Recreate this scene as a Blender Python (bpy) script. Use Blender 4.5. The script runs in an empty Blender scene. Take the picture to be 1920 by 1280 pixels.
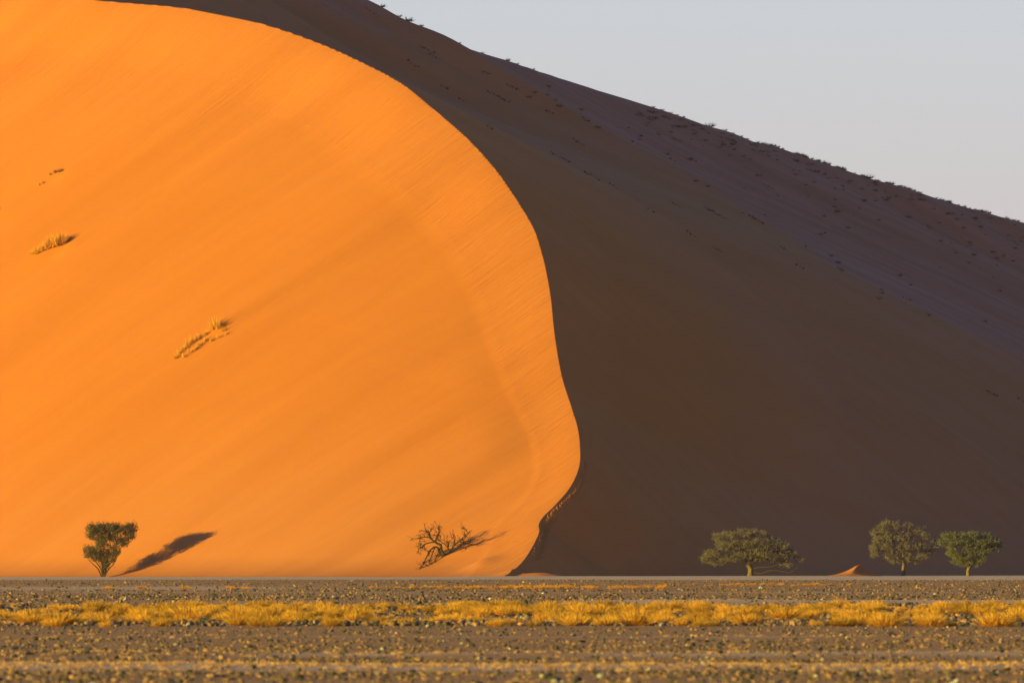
import bpy, math, random
import numpy as np
from mathutils import Vector

rnd = random.Random(7)
rng = np.random.default_rng(7)
SC = bpy.context.scene
COL = SC.collection

# ------------------------------------------------------------------ camera
F, HY, CH = 16000.0, 1056.5, 1.6          # focal length and horizon row in photo pixels, eye height in metres
cam = bpy.data.cameras.new('camera')
cam_o = bpy.data.objects.new('camera', cam)
COL.objects.link(cam_o)
cam.sensor_width = 36.0
cam.lens = 300.0
cam.shift_y = (HY - 640.0) / 1920.0
cam.clip_start = 1.0
cam.clip_end = 20000.0
cam_o.location = (0, 0, CH)
cam_o.rotation_euler = (math.radians(90), 0, 0)
cam.dof.use_dof = True
cam.dof.focus_distance = 1000.0
cam.dof.aperture_fstop = 5.5
SC.camera = cam_o

# ------------------------------------------------------------------ light
SUN_AZ = math.radians(31)                  # how far the light travels away from the viewer, measured from +X
SUN_EL = math.atan(0.100)
hx, hy = math.cos(SUN_AZ), math.sin(SUN_AZ)
world = bpy.data.worlds.new('World')
SC.world = world
world.use_nodes = True
wt = world.node_tree
wt.nodes.clear()
w_out = wt.nodes.new('ShaderNodeOutputWorld')
w_bg = wt.nodes.new('ShaderNodeBackground')
w_sky = wt.nodes.new('ShaderNodeTexSky')
w_sky.sky_type = 'NISHITA'
w_sky.sun_disc = False
w_sky.sun_elevation = SUN_EL
w_sky.sun_rotation = math.atan2(-hx, -hy)   # sky azimuth runs from +Y towards +X
w_sky.altitude = 600
w_sky.air_density = 1.0
w_sky.dust_density = 1.0
w_sky.ozone_density = 4.0
w_bg.inputs['Strength'].default_value = 0.105
# dusty air: all round the horizon the sky pales to grey, thinning out with height
w_geo = wt.nodes.new('ShaderNodeTexCoord')
w_sep = wt.nodes.new('ShaderNodeSeparateXYZ')
w_exp = wt.nodes.new('ShaderNodeMapRange')
w_exp.interpolation_type = 'SMOOTHERSTEP'
w_exp.inputs['From Min'].default_value = -0.05
w_exp.inputs['From Max'].default_value = 0.26
w_exp.inputs['To Min'].default_value = 0.95
w_exp.inputs['To Max'].default_value = 0.0
w_tone = wt.nodes.new('ShaderNodeValToRGB')
w_tone.color_ramp.elements[0].position, w_tone.color_ramp.elements[0].color = 0.0, (0.225, 0.186, 0.182, 1)
w_tone.color_ramp.elements[1].position, w_tone.color_ramp.elements[1].color = 0.075, (0.272, 0.255, 0.266, 1)
w_scale = wt.nodes.new('ShaderNodeMix'); w_scale.data_type = 'RGBA'; w_scale.blend_type = 'MULTIPLY'
w_scale.inputs[0].default_value = 1.0
w_scale.inputs[7].default_value = (10, 10, 10, 1)
w_scale.clamp_result = False
w_mix = wt.nodes.new('ShaderNodeMix'); w_mix.data_type = 'RGBA'
wt.links.new(w_geo.outputs['Generated'], w_sep.inputs[0])
wt.links.new(w_sep.outputs['Z'], w_exp.inputs['Value'])
wt.links.new(w_sep.outputs['Z'], w_tone.inputs[0])
wt.links.new(w_tone.outputs[0], w_scale.inputs[6])
wt.links.new(w_exp.outputs[0], w_mix.inputs[0])
wt.links.new(w_sky.outputs[0], w_mix.inputs[6])
wt.links.new(w_scale.outputs[2], w_mix.inputs[7])
wt.links.new(w_mix.outputs[2], w_bg.inputs[0])
wt.links.new(w_bg.outputs[0], w_out.inputs[0])

sun = bpy.data.lights.new('sun', 'SUN')
sun.energy = 3.9
sun.angle = math.radians(0.5)
sun.color = (1.0, 0.935, 0.08)
sun_o = bpy.data.objects.new('sun', sun)
COL.objects.link(sun_o)
sun_o.location = (-200, -100, 200)
sun_o.rotation_euler = Vector((hx, hy, -math.tan(SUN_EL))).to_track_quat('-Z', 'Y').to_euler()

SC.view_settings.view_transform = 'Standard'
SC.view_settings.look = 'None'
SC.view_settings.gamma = 1.0
SC.view_settings.use_curve_mapping = False
SC.view_settings.exposure = 1.4
SC.render.engine = 'CYCLES'
SC.cycles.max_bounces = 5
SC.cycles.diffuse_bounces = 3
SC.cycles.volume_bounces = 0

# ------------------------------------------------------------------ air
HAZE_DENSITY = 2.2e-5

# ------------------------------------------------------------------ helpers
def tag(o, label=None, cat=None, group=None, kind=None):
    if label: o['label'] = label
    if cat: o['category'] = cat
    if group: o['group'] = group
    if kind: o['kind'] = kind
    return o

def empty(name, loc):
    o = bpy.data.objects.new(name, None)
    o.empty_display_size = 0.5
    COL.objects.link(o)
    o.location = loc
    return o

def mesh_np(name, verts, faces, cols=None, smooth=False):
    """verts (n,3); faces (m,k) array with one corner count; cols (n,3)"""
    verts = np.ascontiguousarray(verts, dtype=np.float32)
    faces = np.ascontiguousarray(faces, dtype=np.int32)
    me = bpy.data.meshes.new(name)
    me.vertices.add(len(verts))
    me.vertices.foreach_set('co', verts.ravel())
    k = faces.shape[1]
    me.loops.add(faces.size)
    me.loops.foreach_set('vertex_index', faces.ravel())
    me.polygons.add(len(faces))
    me.polygons.foreach_set('loop_start', np.arange(0, faces.size, k, dtype=np.int32))
    me.polygons.foreach_set('use_smooth', np.full(len(faces), bool(smooth)))
    me.update(calc_edges=True)
    if cols is not None:
        a = me.color_attributes.new('tint', 'FLOAT_COLOR', 'POINT')
        c = np.ones((len(verts), 4), dtype=np.float32)
        c[:, :3] = cols
        a.data.foreach_set('color', c.ravel())
    return me

def link(name, me, mat=None, parent=None, loc=None):
    o = bpy.data.objects.new(name, me)
    if mat is not None and not me.materials: me.materials.append(mat)
    COL.objects.link(o)
    if parent is not None: o.parent = parent
    if loc is not None: o.location = loc
    return o

class Nodes:
    def __init__(s, name):
        s.m = bpy.data.materials.new(name)
        s.m.use_nodes = True
        s.t = s.m.node_tree
        s.t.nodes.clear()
    def n(s, kind, **kw):
        nd = s.t.nodes.new(kind)
        for k, v in kw.items(): setattr(nd, k, v)
        return nd
    def l(s, a, b): s.t.links.new(a, b)
    def mapping(s, scale, rot=(0, 0, 0)):
        tc = s.n('ShaderNodeNewGeometry')
        r0 = s.n('ShaderNodeMapping')
        r0.inputs['Rotation'].default_value = rot
        mp = s.n('ShaderNodeMapping')
        mp.inputs['Scale'].default_value = scale
        s.l(tc.outputs['Position'], r0.inputs['Vector'])
        s.l(r0.outputs[0], mp.inputs['Vector'])
        return mp.outputs[0]
    def noise(s, vec, scale, detail=3, rough=0.5):
        nz = s.n('ShaderNodeTexNoise')
        nz.inputs['Scale'].default_value = scale
        nz.inputs['Detail'].default_value = detail
        nz.inputs['Roughness'].default_value = rough
        if vec is not None: s.l(vec, nz.inputs['Vector'])
        return nz.outputs['Fac']
    def ramp(s, fac, stops):
        r = s.n('ShaderNodeValToRGB')
        els = r.color_ramp.elements
        els[0].position, els[0].color = stops[0][0], (*stops[0][1], 1)
        els[1].position, els[1].color = stops[-1][0], (*stops[-1][1], 1)
        for p, c in stops[1:-1]:
            e = els.new(p); e.color = (*c, 1)
        s.l(fac, r.inputs[0])
        return r.outputs[0]
    def mix(s, fac, a, b, mode='MIX'):
        x = s.n('ShaderNodeMix', data_type='RGBA', blend_type=mode)
        for sock, v in ((x.inputs[0], fac), (x.inputs[6], a), (x.inputs[7], b)):
            if hasattr(v, 'links'): s.l(v, sock)
            elif isinstance(v, tuple): sock.default_value = (*v, 1)
            else: sock.default_value = v
        return x.outputs[2]
    def math(s, op, a, b=0.0):
        x = s.n('ShaderNodeMath', operation=op)
        for sock, v in ((x.inputs[0], a), (x.inputs[1], b)):
            if hasattr(v, 'links'): s.l(v, sock)
            else: sock.default_value = v
        return x.outputs[0]
    def finish(s, color, rough=0.9, height=None, dist=0.1, translucent=0.0):
        b = s.n('ShaderNodeBsdfPrincipled')
        if hasattr(color, 'links'): s.l(color, b.inputs['Base Color'])
        else: b.inputs['Base Color'].default_value = (*color, 1)
        b.inputs['Roughness'].default_value = rough
        b.inputs['Specular IOR Level'].default_value = 0.15
        if height is not None:
            bp = s.n('ShaderNodeBump')
            bp.inputs['Strength'].default_value = 1.0
            bp.inputs['Distance'].default_value = dist
            s.l(height, bp.inputs['Height'])
            s.l(bp.outputs[0], b.inputs['Normal'])
        out = s.n('ShaderNodeOutputMaterial')
        if translucent:
            tr = s.n('ShaderNodeBsdfTranslucent')
            if hasattr(color, 'links'): s.l(color, tr.inputs[0])
            else: tr.inputs[0].default_value = (*color, 1)
            mx = s.n('ShaderNodeMixShader')
            mx.inputs[0].default_value = translucent
            s.l(b.outputs[0], mx.inputs[1]); s.l(tr.outputs[0], mx.inputs[2])
            s.l(mx.outputs[0], out.inputs[0])
        else:
            s.l(b.outputs[0], out.inputs[0])
        return s.m

def smax(a, b, r):
    h = np.clip(0.5 + 0.5 * (a - b) / r, 0, 1)
    return b * (1 - h) + a * h + r * h * (1 - h)
def smin(a, b, r): return -smax(-a, -b, r)
def sstep(x, a, b):
    t = np.clip((x - a) / (b - a), 0, 1)
    return t * t * (3 - 2 * t)

def vnoise(x, y, seed=0):
    """smooth value noise on arrays, unit cells, result in -1..1"""
    xi, yi = np.floor(x).astype(np.int64), np.floor(y).astype(np.int64)
    fx, fy = x - xi, y - yi
    fx = fx * fx * fx * (fx * (fx * 6 - 15) + 10); fy = fy * fy * fy * (fy * (fy * 6 - 15) + 10)
    def h(i, j):
        v = (i * 374761393 + j * 668265263 + seed * 1274126177) & 0xFFFFFFFF
        v = ((v ^ (v >> 13)) * 1103515245) & 0xFFFFFFFF
        return ((v ^ (v >> 16)) & 0xFFFF) / 32767.5 - 1
    return (h(xi, yi) * (1 - fx) + h(xi + 1, yi) * fx) * (1 - fy) + (h(xi, yi + 1) * (1 - fx) + h(xi + 1, yi + 1) * fx) * fy

def spline(pts, n):
    """Catmull-Rom through pts, n samples per span"""
    P = np.array(pts, float)
    P = np.vstack([2 * P[0] - P[1], P, 2 * P[-1] - P[-2]])
    out = []
    t = np.linspace(0, 1, n, endpoint=False)[:, None]
    for i in range(1, len(P) - 2):
        a, b, c, d = P[i - 1], P[i], P[i + 1], P[i + 2]
        out.append(0.5 * (2 * b + (c - a) * t + (2 * a - 5 * b + 4 * c - d) * t ** 2 + (3 * b - a - 3 * c + d) * t ** 3))
    out.append(P[-2][None])
    return np.vstack(out)

# ------------------------------------------------------------------ the dune as a height field
YF = 1110.0
def face_left(x, y):
    """windward face seen on the left, rising away from the viewer"""
    a_of = 0.20 * x - np.where(x < 0, 0.0015 * x * x, 0)
    a_of = np.where(x < -80, 0.20 * -80 - 0.0015 * 6400 + (0.20 + 0.24) * (x + 80), a_of)
    v = y - YF
    return a_of + 0.36 * v + 0.15 * 12 * np.logaddexp(0, (v - 30) / 12.0)

RIDGE_PX = [(-700, -190), (-350, -120), (-100, -52), (60, -16), (189, 0), (328, 12), (405, 25), (492, 44), (596, 79), (683, 118), (754, 156), (809, 200),
            (875, 257), (929, 317), (968, 372), (1000, 426), (1015, 470), (1025, 512), (1033, 560), (1038, 610),
            (1045, 660), (1055, 710), (1070, 757), (1083, 800), (1087.5, 838), (1086, 872), (1071, 908), (1046, 939),
            (1020, 965), (1010, 981), (1011, 994), (1003, 1014), (987, 1041), (977, 1055), (968, 1068), (955, 1090)]
def ray_face(px, py):
    lo, hi = 1000.0, 2200.0
    kx, kz = (px - 960) / F, (HY - py) / F
    for _ in range(40):
        m = 0.5 * (lo + hi)
        if CH + kz * m > face_left(kx * m, m): lo = m
        else: hi = m
    return kx * lo, lo
R2 = np.array([ray_face(px, py) for px, py in spline(RIDGE_PX, 6)])

def ridge_dist(X, Y):
    """signed plan distance to the ridge line, positive on the lee side"""
    xs, ys = X.ravel(), Y.ravel()
    NX, NY = xs.copy(), ys.copy()
    best = np.full(xs.shape, 1e18); sg = np.zeros(xs.shape)
    for i in range(len(R2) - 1):
        a, b = R2[i], R2[i + 1]
        d = b - a; L2 = d @ d
        if L2 < 1e-9: continue
        t = np.clip(((xs - a[0]) * d[0] + (ys - a[1]) * d[1]) / L2, 0, 1)
        ex, ey = xs - a[0] - t * d[0], ys - a[1] - t * d[1]
        q = ex * ex + ey * ey
        s = d[0] * ey - d[1] * ex
        m = q < best - 1e-9
        best[m] = q[m]; sg[m] = s[m]
        NX[m] = (a[0] + t * d[0])[m]; NY[m] = (a[1] + t * d[1])[m]
    return (np.sqrt(best) * np.where(sg > 0, 1, -1)).reshape(X.shape), NX.reshape(X.shape), NY.reshape(X.shape)

def build_dune():
    def axis(parts):
        out = []
        for a, b, s in parts: out.append(np.arange(a, b, s))
        return np.concatenate(out)
    ax = axis([(-330, -82, 3.0), (-82, 14, 0.32), (14, 110, 0.8), (110, 330, 3.0)])
    ay = axis([(1088, 1350, 0.38), (1350, 1500, 1.1), (1500, 1800, 5.0)])
    X, Y = np.meshgrid(ax, ay)
    sd, NX, NY = ridge_dist(X, Y)
    # pull the grid points beside the crest onto it, so that the edge is a true edge
    snap = (np.abs(sd) < 0.17) & (X > -82) & (X < 14) & (Y < 1400)
    X = np.where(snap, NX, X); Y = np.where(snap, NY, Y); sd = np.where(snap, 0.0, sd)
    left = np.maximum(-sd, 0)
    right = np.maximum(sd, 0)
    L0 = face_left(X, Y)
    # undulation of the lit face: long low swells that run up to the right, fading out at the crest
    u = X * 0.80 + Y * 0.60
    v = -X * 0.60 + Y * 0.80
    wv = v + 3.5 * vnoise(u / 60, v / 30, 3)
    amp = sstep(left, 0.5, 14)
    L = L0 + amp * (0.60 * vnoise(u / 75, wv / 11, 11) + 0.15 * vnoise(u / 40, wv / 4.2, 12) + 0.05 * vnoise(u / 22, wv / 1.7, 17)
                    + 0.8 * vnoise(u / 120, v / 45, 13))
    # tails of sand drifted behind the grass clumps
    for cpx, cpy, hh, ww, ll in ((122, 450, .55, 1.3, 16), (408, 606, .60, 1.4, 20), (118, 320, .45, 1.6, 14), (2, 388, .40, 1.5, 14), (212, 1052, .30, 2.0, 14), (60, 470, .25, 1.0, 8)):
        cx_, cy_ = ray_face(cpx, cpy)
        a_ = (X - cx_) * .84 + (Y - cy_) * .54; b_ = -(X - cx_) * .54 + (Y - cy_) * .84
        L = L + hh * np.exp(-(b_ / (ww * (1 + np.maximum(a_, 0) / ll))) ** 2) * sstep(a_, -2.5, 1.5) * np.exp(-np.maximum(a_, 0) / ll)
    # the crest stands a little steeper than the face under it
    wid = 3.5 + 7.0 * sstep(L0, 5, 70)
    L = L - 0.075 * wid * sstep(left, 0, wid * 1.4)
    # lee side
    lee = L0 - 0.86 * right + 0.16 * np.maximum(right - 45, 0)
    far = 96.0 - 0.38 * (X + 24) + 0.30 * (Y - 1425) + 0.8 * vnoise(u / 30, X / 60, 5)
    # flow relief: long ribs running down to the right
    p = X * 0.62 + Y * 0.78
    q = (X * 0.78 - Y * 0.62)
    rib = 2.6 * vnoise(p / 16, q / 150, 21) + 1.2 * vnoise(p / 7, q / 80, 22) + 0.2 * vnoise(p / 2.4, q / 45, 23)
    far = far + rib
    Rr = smax(lee + 0.25 * rib * sstep(right, 25, 60), far, 9.0)
    Z = np.where(sd > 0, Rr - sstep(right, 0, .01) * 0, L)
    # near the crest the lee face must start exactly at the ridge height
    w = sstep(right, 0, 12)
    Z = np.where(sd > 0, (1 - w) * lee + w * Rr, Z)
    # back slope; its height is solved so that the skyline stands where it should
    sky_px = np.array([(-2500, -330), (-600, -330), (300, -120), (690, 0), (760, 40), (880, 91), (1000, 130), (1120, 168), (1240, 205),
                       (1330, 236), (1420, 264), (1520, 296), (1620, 330), (1720, 358), (1810, 388), (1920, 416), (2100, 466), (2600, 600), (4000, 760)])
    yc = 1445.0
    xs = np.linspace(-330, 330, 331)
    tgt = np.interp(960 + F * ax / yc, sky_px[:, 0], sky_px[:, 1])
    zc = CH + (HY - tgt) / F * yc
    for it in range(6):
        Zt = smin(Z, zc[None, :] - 0.22 * (Y - yc), 5.0)
        row = HY - F * (Zt - CH) / Y
        j = np.argmin(row, axis=0)
        top = row[j, np.arange(len(ax))]
        yy = ay[j]
        want = np.interp(960 + F * ax / yy, sky_px[:, 0], sky_px[:, 1])
        dz = (top - want) / F * yy
        k = np.ones(15) / 15
        dz = np.convolve(np.pad(dz, 7, mode='edge'), k, mode='valid')
        zc = zc + np.clip(dz, -12, 12)
    Zc = smin(Z, zc[None, :] - 0.22 * (Y - yc), 5.0)
    Z = np.where(sd > -3, Zc, Z)
    Z = np.where(sd <= 0, np.minimum(Z, Zc + 50), Z)
    # side fade to the plain, far outside the picture
    Z = Z - 0.5 * np.maximum(np.abs(X) - 170, 0) * 1.0
    # the toe runs out into the plain
    toe = np.where(sd > 0, 1.6, 3.2)
    Z = smax(Z, -0.35 + 0 * Z, toe) - 0.12
    # small lobes of blown sand at the foot of the crest
    def lobe(cx, cy, lx, ly, h, ang):
        c, s = math.cos(ang), math.sin(ang)
        a = (X - cx) * c + (Y - cy) * s; b = -(X - cx) * s + (Y - cy) * c
        # steep on +b side, gentle on -b side
        prof = np.exp(-(a / lx) ** 2) * np.where(b > 0, np.exp(-(b / (ly * 0.55)) ** 1.6), np.exp(-(-b / ly) ** 1.5))
        return h * prof
    Z = Z + lobe(3.6, 1109.5, 4.0, 2.6, 0.95, math.radians(6)) + lobe(-4.0, 1117, 2.6, 2.2, 0.55, math.radians(35))
    return ax, ay, X, Y, Z, sd
ax, ay, X, Y, Z, SD = build_dune()

def gz(x, y):
    """height of the dune mesh at x, y"""
    x = np.asarray(x, float); y = np.asarray(y, float)
    i = np.clip(np.searchsorted(ax, x) - 1, 0, len(ax) - 2); j = np.clip(np.searchsorted(ay, y) - 1, 0, len(ay) - 2)
    fx = (x - ax[i]) / (ax[i + 1] - ax[i]); fy = (y - ay[j]) / (ay[j + 1] - ay[j])
    z = Z[j, i] * (1 - fx) * (1 - fy) + Z[j, i + 1] * fx * (1 - fy) + Z[j + 1, i] * (1 - fx) * fy + Z[j + 1, i + 1] * fx * fy
    return np.where((y < ay[0]) | (y > ay[-1]), -9, z)

def strip_bank(x, y):
    ly = np.log(np.maximum(y, 1.0)) + 0.008 * vnoise(x / 9, y / 40, 52)
    z = 0
    for d, w, hh in ((132, .016, .10), (152, .010, .06), (184, .010, .06), (348, .02, .15), (120, .02, .05)):
        t = (ly - math.log(d)) / w
        z = z + hh * np.exp(-t * t)
    return z * (0.75 + 0.25 * vnoise(x / 2.5, y / 8, 60))

def ground_z(x, y):
    x = np.asarray(x, float); y = np.asarray(y, float)
    und = 0.035 * vnoise(x / 45, y / 16, 31) + 0.012 * vnoise(x / 11, y / 5, 32)
    und = und * sstep(y, 60, 140)
    hollow = -0.8 * sstep(y, 1046, 1064) * (1 - sstep(x, -24, -4))
    return und + hollow + strip_bank(x, y)

def hit(px, py, y0=1089.0):
    """where the sight line meets the dune"""
    ys = np.arange(y0, 1790, 0.25)
    xs = (px - 960) / F * ys; zs = CH + (HY - py) / F * ys
    d = zs - gz(xs, ys)
    k = np.argmax(d < 0)
    if d[k] >= 0: return None
    y = ys[k]
    return Vector(((px - 960) / F * y, y, float(gz(xs[k], y))))

# tints: sand colours (pale dusty toe, grey scrub ground behind, red sand on the faces), plus painted shade on the lee flank
def dune_tint():
    n1 = vnoise(X / 40, Y / 40, 41); n2 = vnoise((X + Y) / 9, (Y - X) / 35, 42)
    base = np.stack([np.full(X.shape, 1.0), np.full(X.shape, 0.0), np.full(X.shape, 0.0)], -1)
    toe = 1 - sstep(Z + 3 * n1, 1.0, 26)
    # boundary between loose red sand and the greyer scrub slope, a line in plan
    hp = [hit(px, py) for px, py in ((880, 100), (1000, 175), (1150, 262), (1300, 345), (1430, 425), (1560, 503), (1700, 577), (1920, 690))]
    hxs, hys = [p.x for p in hp], [p.y for p in hp]
    o_ = np.argsort(hxs)
    yb = np.interp(X, np.array(hxs)[o_], np.array(hys)[o_])
    yb = yb + np.where(X > max(hxs), -1.2 * (X - max(hxs)), 0)
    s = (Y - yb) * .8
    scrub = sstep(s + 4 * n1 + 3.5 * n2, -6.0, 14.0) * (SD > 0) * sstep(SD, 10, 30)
    # shade painted in: lee flank tinted violet-grey, growing with distance from the crest
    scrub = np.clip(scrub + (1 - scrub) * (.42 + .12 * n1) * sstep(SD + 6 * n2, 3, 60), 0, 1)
    base[..., 0] = toe; base[..., 1] = scrub; wid_ = 4.5 + 7.5 * sstep(Z, 10, 60) + 1.5 * n1  # scrub holds grey scrub ground plus the painted lee shade
    base[..., 2] = np.clip(.9 * (1 - sstep(np.abs(SD), wid_, wid_ * 1.35)) + .25 * np.exp(-np.abs(SD) / 20) + sstep(Z, 55, 75) * .8 + .25 * n2 * sstep(n2, 0, .5), 0, 1)
    return base

def grid_faces(nx, ny):
    i = np.arange(nx - 1)[None, :] + (np.arange(ny - 1) * nx)[:, None]
    return np.stack([i, i + 1, i + 1 + nx, i + nx], -1).reshape(-1, 4)

m = Nodes('dune_sand')
at = m.n('ShaderNodeAttribute', attribute_name='tint')
sep = m.n('ShaderNodeSeparateColor'); m.l(at.outputs['Color'], sep.inputs[0])
rot = (0, 0, -math.atan2(0.60, 0.80))
mp_st = m.mapping((0.10, 1.0, 0.0), rot)
n_str = m.noise(mp_st, 0.42, 6, 0.62)
at_l = m.n('ShaderNodeAttribute', attribute_name='lee')
LEE = at_l.outputs['Fac']
n_lee = m.noise(m.mapping((0.13, 1.0, 0.0), (0, 0, math.atan2(0.60, 0.80))), 0.30, 5, 0.62)
n_big = m.noise(m.mapping((1, 1, 1)), 0.035, 4, 0.55)
n_fine = m.noise(m.mapping((1, 1, 1)), 2.2, 3, 0.6)
SAND = (0.505, 0.132, 0.017)
SANDP = (0.50, 0.149, 0.046)
col = m.mix(sep.outputs[0], SAND, SANDP)
col = m.mix(m.math('MULTIPLY', m.ramp(n_big, [(0.35, (0, 0, 0)), (0.7, (1, 1, 1))]), 0.3), col, (0.54, 0.143, 0.019))
col = m.mix(m.math('MULTIPLY', sep.outputs[2], 0.55), col, (0.54, 0.147, 0.034))
scrub_shade_c = m.ramp(n_lee, [(0.35, (0.27, 0.090, 0.070)), (0.65, (0.42, 0.155, 0.125))])
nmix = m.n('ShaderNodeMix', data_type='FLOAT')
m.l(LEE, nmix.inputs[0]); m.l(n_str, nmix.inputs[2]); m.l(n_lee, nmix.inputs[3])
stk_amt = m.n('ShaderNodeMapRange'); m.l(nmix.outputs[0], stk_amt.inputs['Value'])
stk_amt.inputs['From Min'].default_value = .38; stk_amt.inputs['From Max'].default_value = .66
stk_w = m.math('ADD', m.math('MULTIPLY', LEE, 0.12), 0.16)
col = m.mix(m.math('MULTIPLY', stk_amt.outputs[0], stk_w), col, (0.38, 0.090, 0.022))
n_band = m.noise(m.mapping((0.22, 1.0, 0.0), rot), 0.085, 3, 0.55)
band = m.n('ShaderNodeMapRange'); m.l(n_band, band.inputs['Value'])
band.inputs['From Min'].default_value = .42; band.inputs['From Max'].default_value = .62
col = m.mix(m.math('MULTIPLY', band.outputs[0], 0.30), col, (0.43, 0.103, 0.012))
col = m.mix(m.math('MULTIPLY', sep.outputs[1], 0.62), col, scrub_shade_c)
col = m.mix(m.math('MULTIPLY', n_fine, 0.10), col, (0.34, 0.085, 0.025))
mp_r = m.mapping((0.10, 1.0, 0.0), (0, 0, -math.atan2(0.66, 0.75)))
n_rip = m.noise(mp_r, 1.5, 4, 0.6)
rip_w = m.math('ADD', m.math('MULTIPLY', sep.outputs[2], 1.5), 0.16)
h = m.math('ADD', m.math('MULTIPLY', n_rip, rip_w), m.math('MULTIPLY', n_str, 0.7))
h = m.math('ADD', h, m.math('MULTIPLY', n_fine, 0.04))
h_l = m.math('ADD', m.math('MULTIPLY', n_lee, 1.3), m.math('MULTIPLY', n_fine, 0.15))
mh = m.n('ShaderNodeMix', data_type='FLOAT')
m.l(LEE, mh.inputs[0]); m.l(h, mh.inputs[2]); m.l(h_l, mh.inputs[3])
h = mh.outputs[0]
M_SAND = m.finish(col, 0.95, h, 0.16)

dv = np.stack([X.ravel(), Y.ravel(), Z.ravel()], -1)
d_faces = grid_faces(len(ax), len(ay))
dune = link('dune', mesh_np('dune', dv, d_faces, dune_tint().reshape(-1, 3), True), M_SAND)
near_crest = (np.abs(SD).ravel()[d_faces].min(1) < 0.02)
dune.data.polygons.foreach_set('use_smooth', ~near_crest)
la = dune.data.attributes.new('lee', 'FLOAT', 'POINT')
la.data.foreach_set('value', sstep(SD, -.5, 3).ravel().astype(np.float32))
tag(dune, 'giant orange sand dune with a sharp curving crest and a shaded right flank', kind='structure')

# ------------------------------------------------------------------ plain
def band_noise(x, y):
    return vnoise(x / 60 + 7, np.log(np.maximum(y, 1)) * 26, 51)
gx = np.concatenate([np.arange(-3000, -90, 60), np.arange(-90, 90, 1.0), np.arange(90, 3001, 60)])
gy = np.concatenate([[-400, -100, 0, 40], np.arange(80, 480, 0.8), np.arange(480, 1130, 2.0), np.arange(1130, 1300, 20), np.arange(1300, 9001, 350)])
GX, GY = np.meshgrid(gx, gy)
GZ = ground_z(GX, GY)
def sand_amount(x, y):
    """1 where bare pale sand shows through the gravel: strips lying across the plain"""
    ly = np.log(np.maximum(y, 1.0))
    w = 0.012 * vnoise(x / 9, y / 40, 52) + 0.01 * vnoise(x / 3, y / 10, 53)
    def strip(dist, width, gain=1.0): return gain * np.exp(-(((ly + w) - math.log(dist)) / width) ** 2)
    s = strip(132, .018, .95) + strip(152, .010, .75) * sstep(vnoise(x / 8, y * 0 + 3, 54), -.2, .4)
    s = s + strip(184, .010, .55) * sstep(vnoise(x / 10, y * 0 + 9, 55), -.1, .4)
    s = s + strip(348, .022, .9) * sstep(x, 0, 4) + strip(335, .02, .4)
    s = s + strip(560, .09, .9) * (1 - sstep(x, -22, -8)) + strip(470, .018, .5) * sstep(vnoise(x / 20, y * 0 + 5, 56), -.1, .3)
    far = sstep(y + 30 * vnoise(x / 30, y / 200, 57), 830, 870)
    return np.clip(np.maximum(s, far) , 0, 1)
gs = sand_amount(GX, GY)
gcol = np.stack([gs, 0.5 + 0.5 * vnoise(GX / 6, GY / 6, 58), sstep(GX, -20, 30)], -1)
m = Nodes('plain_gravel')
at = m.n('ShaderNodeAttribute', attribute_name='tint')
sep = m.n('ShaderNodeSeparateColor'); m.l(at.outputs['Color'], sep.inputs[0])
n1 = m.noise(m.mapping((1, 1, 1)), 6.0, 4, 0.65)
n2 = m.noise(m.mapping((1, 1, 1)), 0.5, 4, 0.6)
grav = m.ramp(n1, [(0.3, (0.31, 0.122, 0.048)), (0.7, (0.57, 0.228, 0.090))])
sandc = m.ramp(n2, [(0.3, (0.62, 0.32, 0.20)), (0.7, (0.72, 0.38, 0.25))])
col = m.mix(sep.outputs[0], grav, sandc)
M_PLAIN = m.finish(col, 0.95, n1, 0.06)
plain = link('ground', mesh_np('ground', np.stack([GX.ravel(), GY.ravel(), GZ.ravel()], -1), grid_faces(len(gx), len(gy)), gcol.reshape(-1, 3), True), M_PLAIN)
tag(plain, 'flat stony desert plain with pale sand strips', kind='structure')

# ------------------------------------------------------------------ gravel
def ico(sub=0):
    t = (1 + 5 ** .5) / 2
    v = np.array([(-1, t, 0), (1, t, 0), (-1, -t, 0), (1, -t, 0), (0, -1, t), (0, 1, t), (0, -1, -t), (0, 1, -t), (t, 0, -1), (t, 0, 1), (-t, 0, -1), (-t, 0, 1)], float)
    v /= np.linalg.norm(v[0])
    f = [(0, 11, 5), (0, 5, 1), (0, 1, 7), (0, 7, 10), (0, 10, 11), (1, 5, 9), (5, 11, 4), (11, 10, 2), (10, 7, 6), (7, 1, 8), (3, 9, 4), (3, 4, 2), (3, 2, 6), (3, 6, 8), (3, 8, 9), (4, 9, 5), (2, 4, 11), (6, 2, 10), (8, 6, 7), (9, 8, 1)]
    for _ in range(sub):
        v = list(map(tuple, v)); cache = {}; nf = []
        def mid(a, b):
            k = (min(a, b), max(a, b))
            if k not in cache:
                p = (np.array(v[a]) + np.array(v[b])) / 2; p /= np.linalg.norm(p); v.append(tuple(p)); cache[k] = len(v) - 1
            return cache[k]
        for a, b, c in f:
            ab, bc, ca = mid(a, b), mid(b, c), mid(c, a)
            nf += [(a, ab, ca), (b, bc, ab), (c, ca, bc), (ab, bc, ca)]
        f = nf; v = np.array(v)
    return np.array(v), np.array(f)

m = Nodes('stone')
at = m.n('ShaderNodeAttribute', attribute_name='tint')
n1 = m.noise(m.mapping((1, 1, 1)), 30.0, 3, 0.6)
col = m.mix(m.math('MULTIPLY', n1, 0.45), at.outputs['Color'], (0.07, 0.05, 0.04))
M_STONE = m.finish(col, 0.8)

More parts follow.
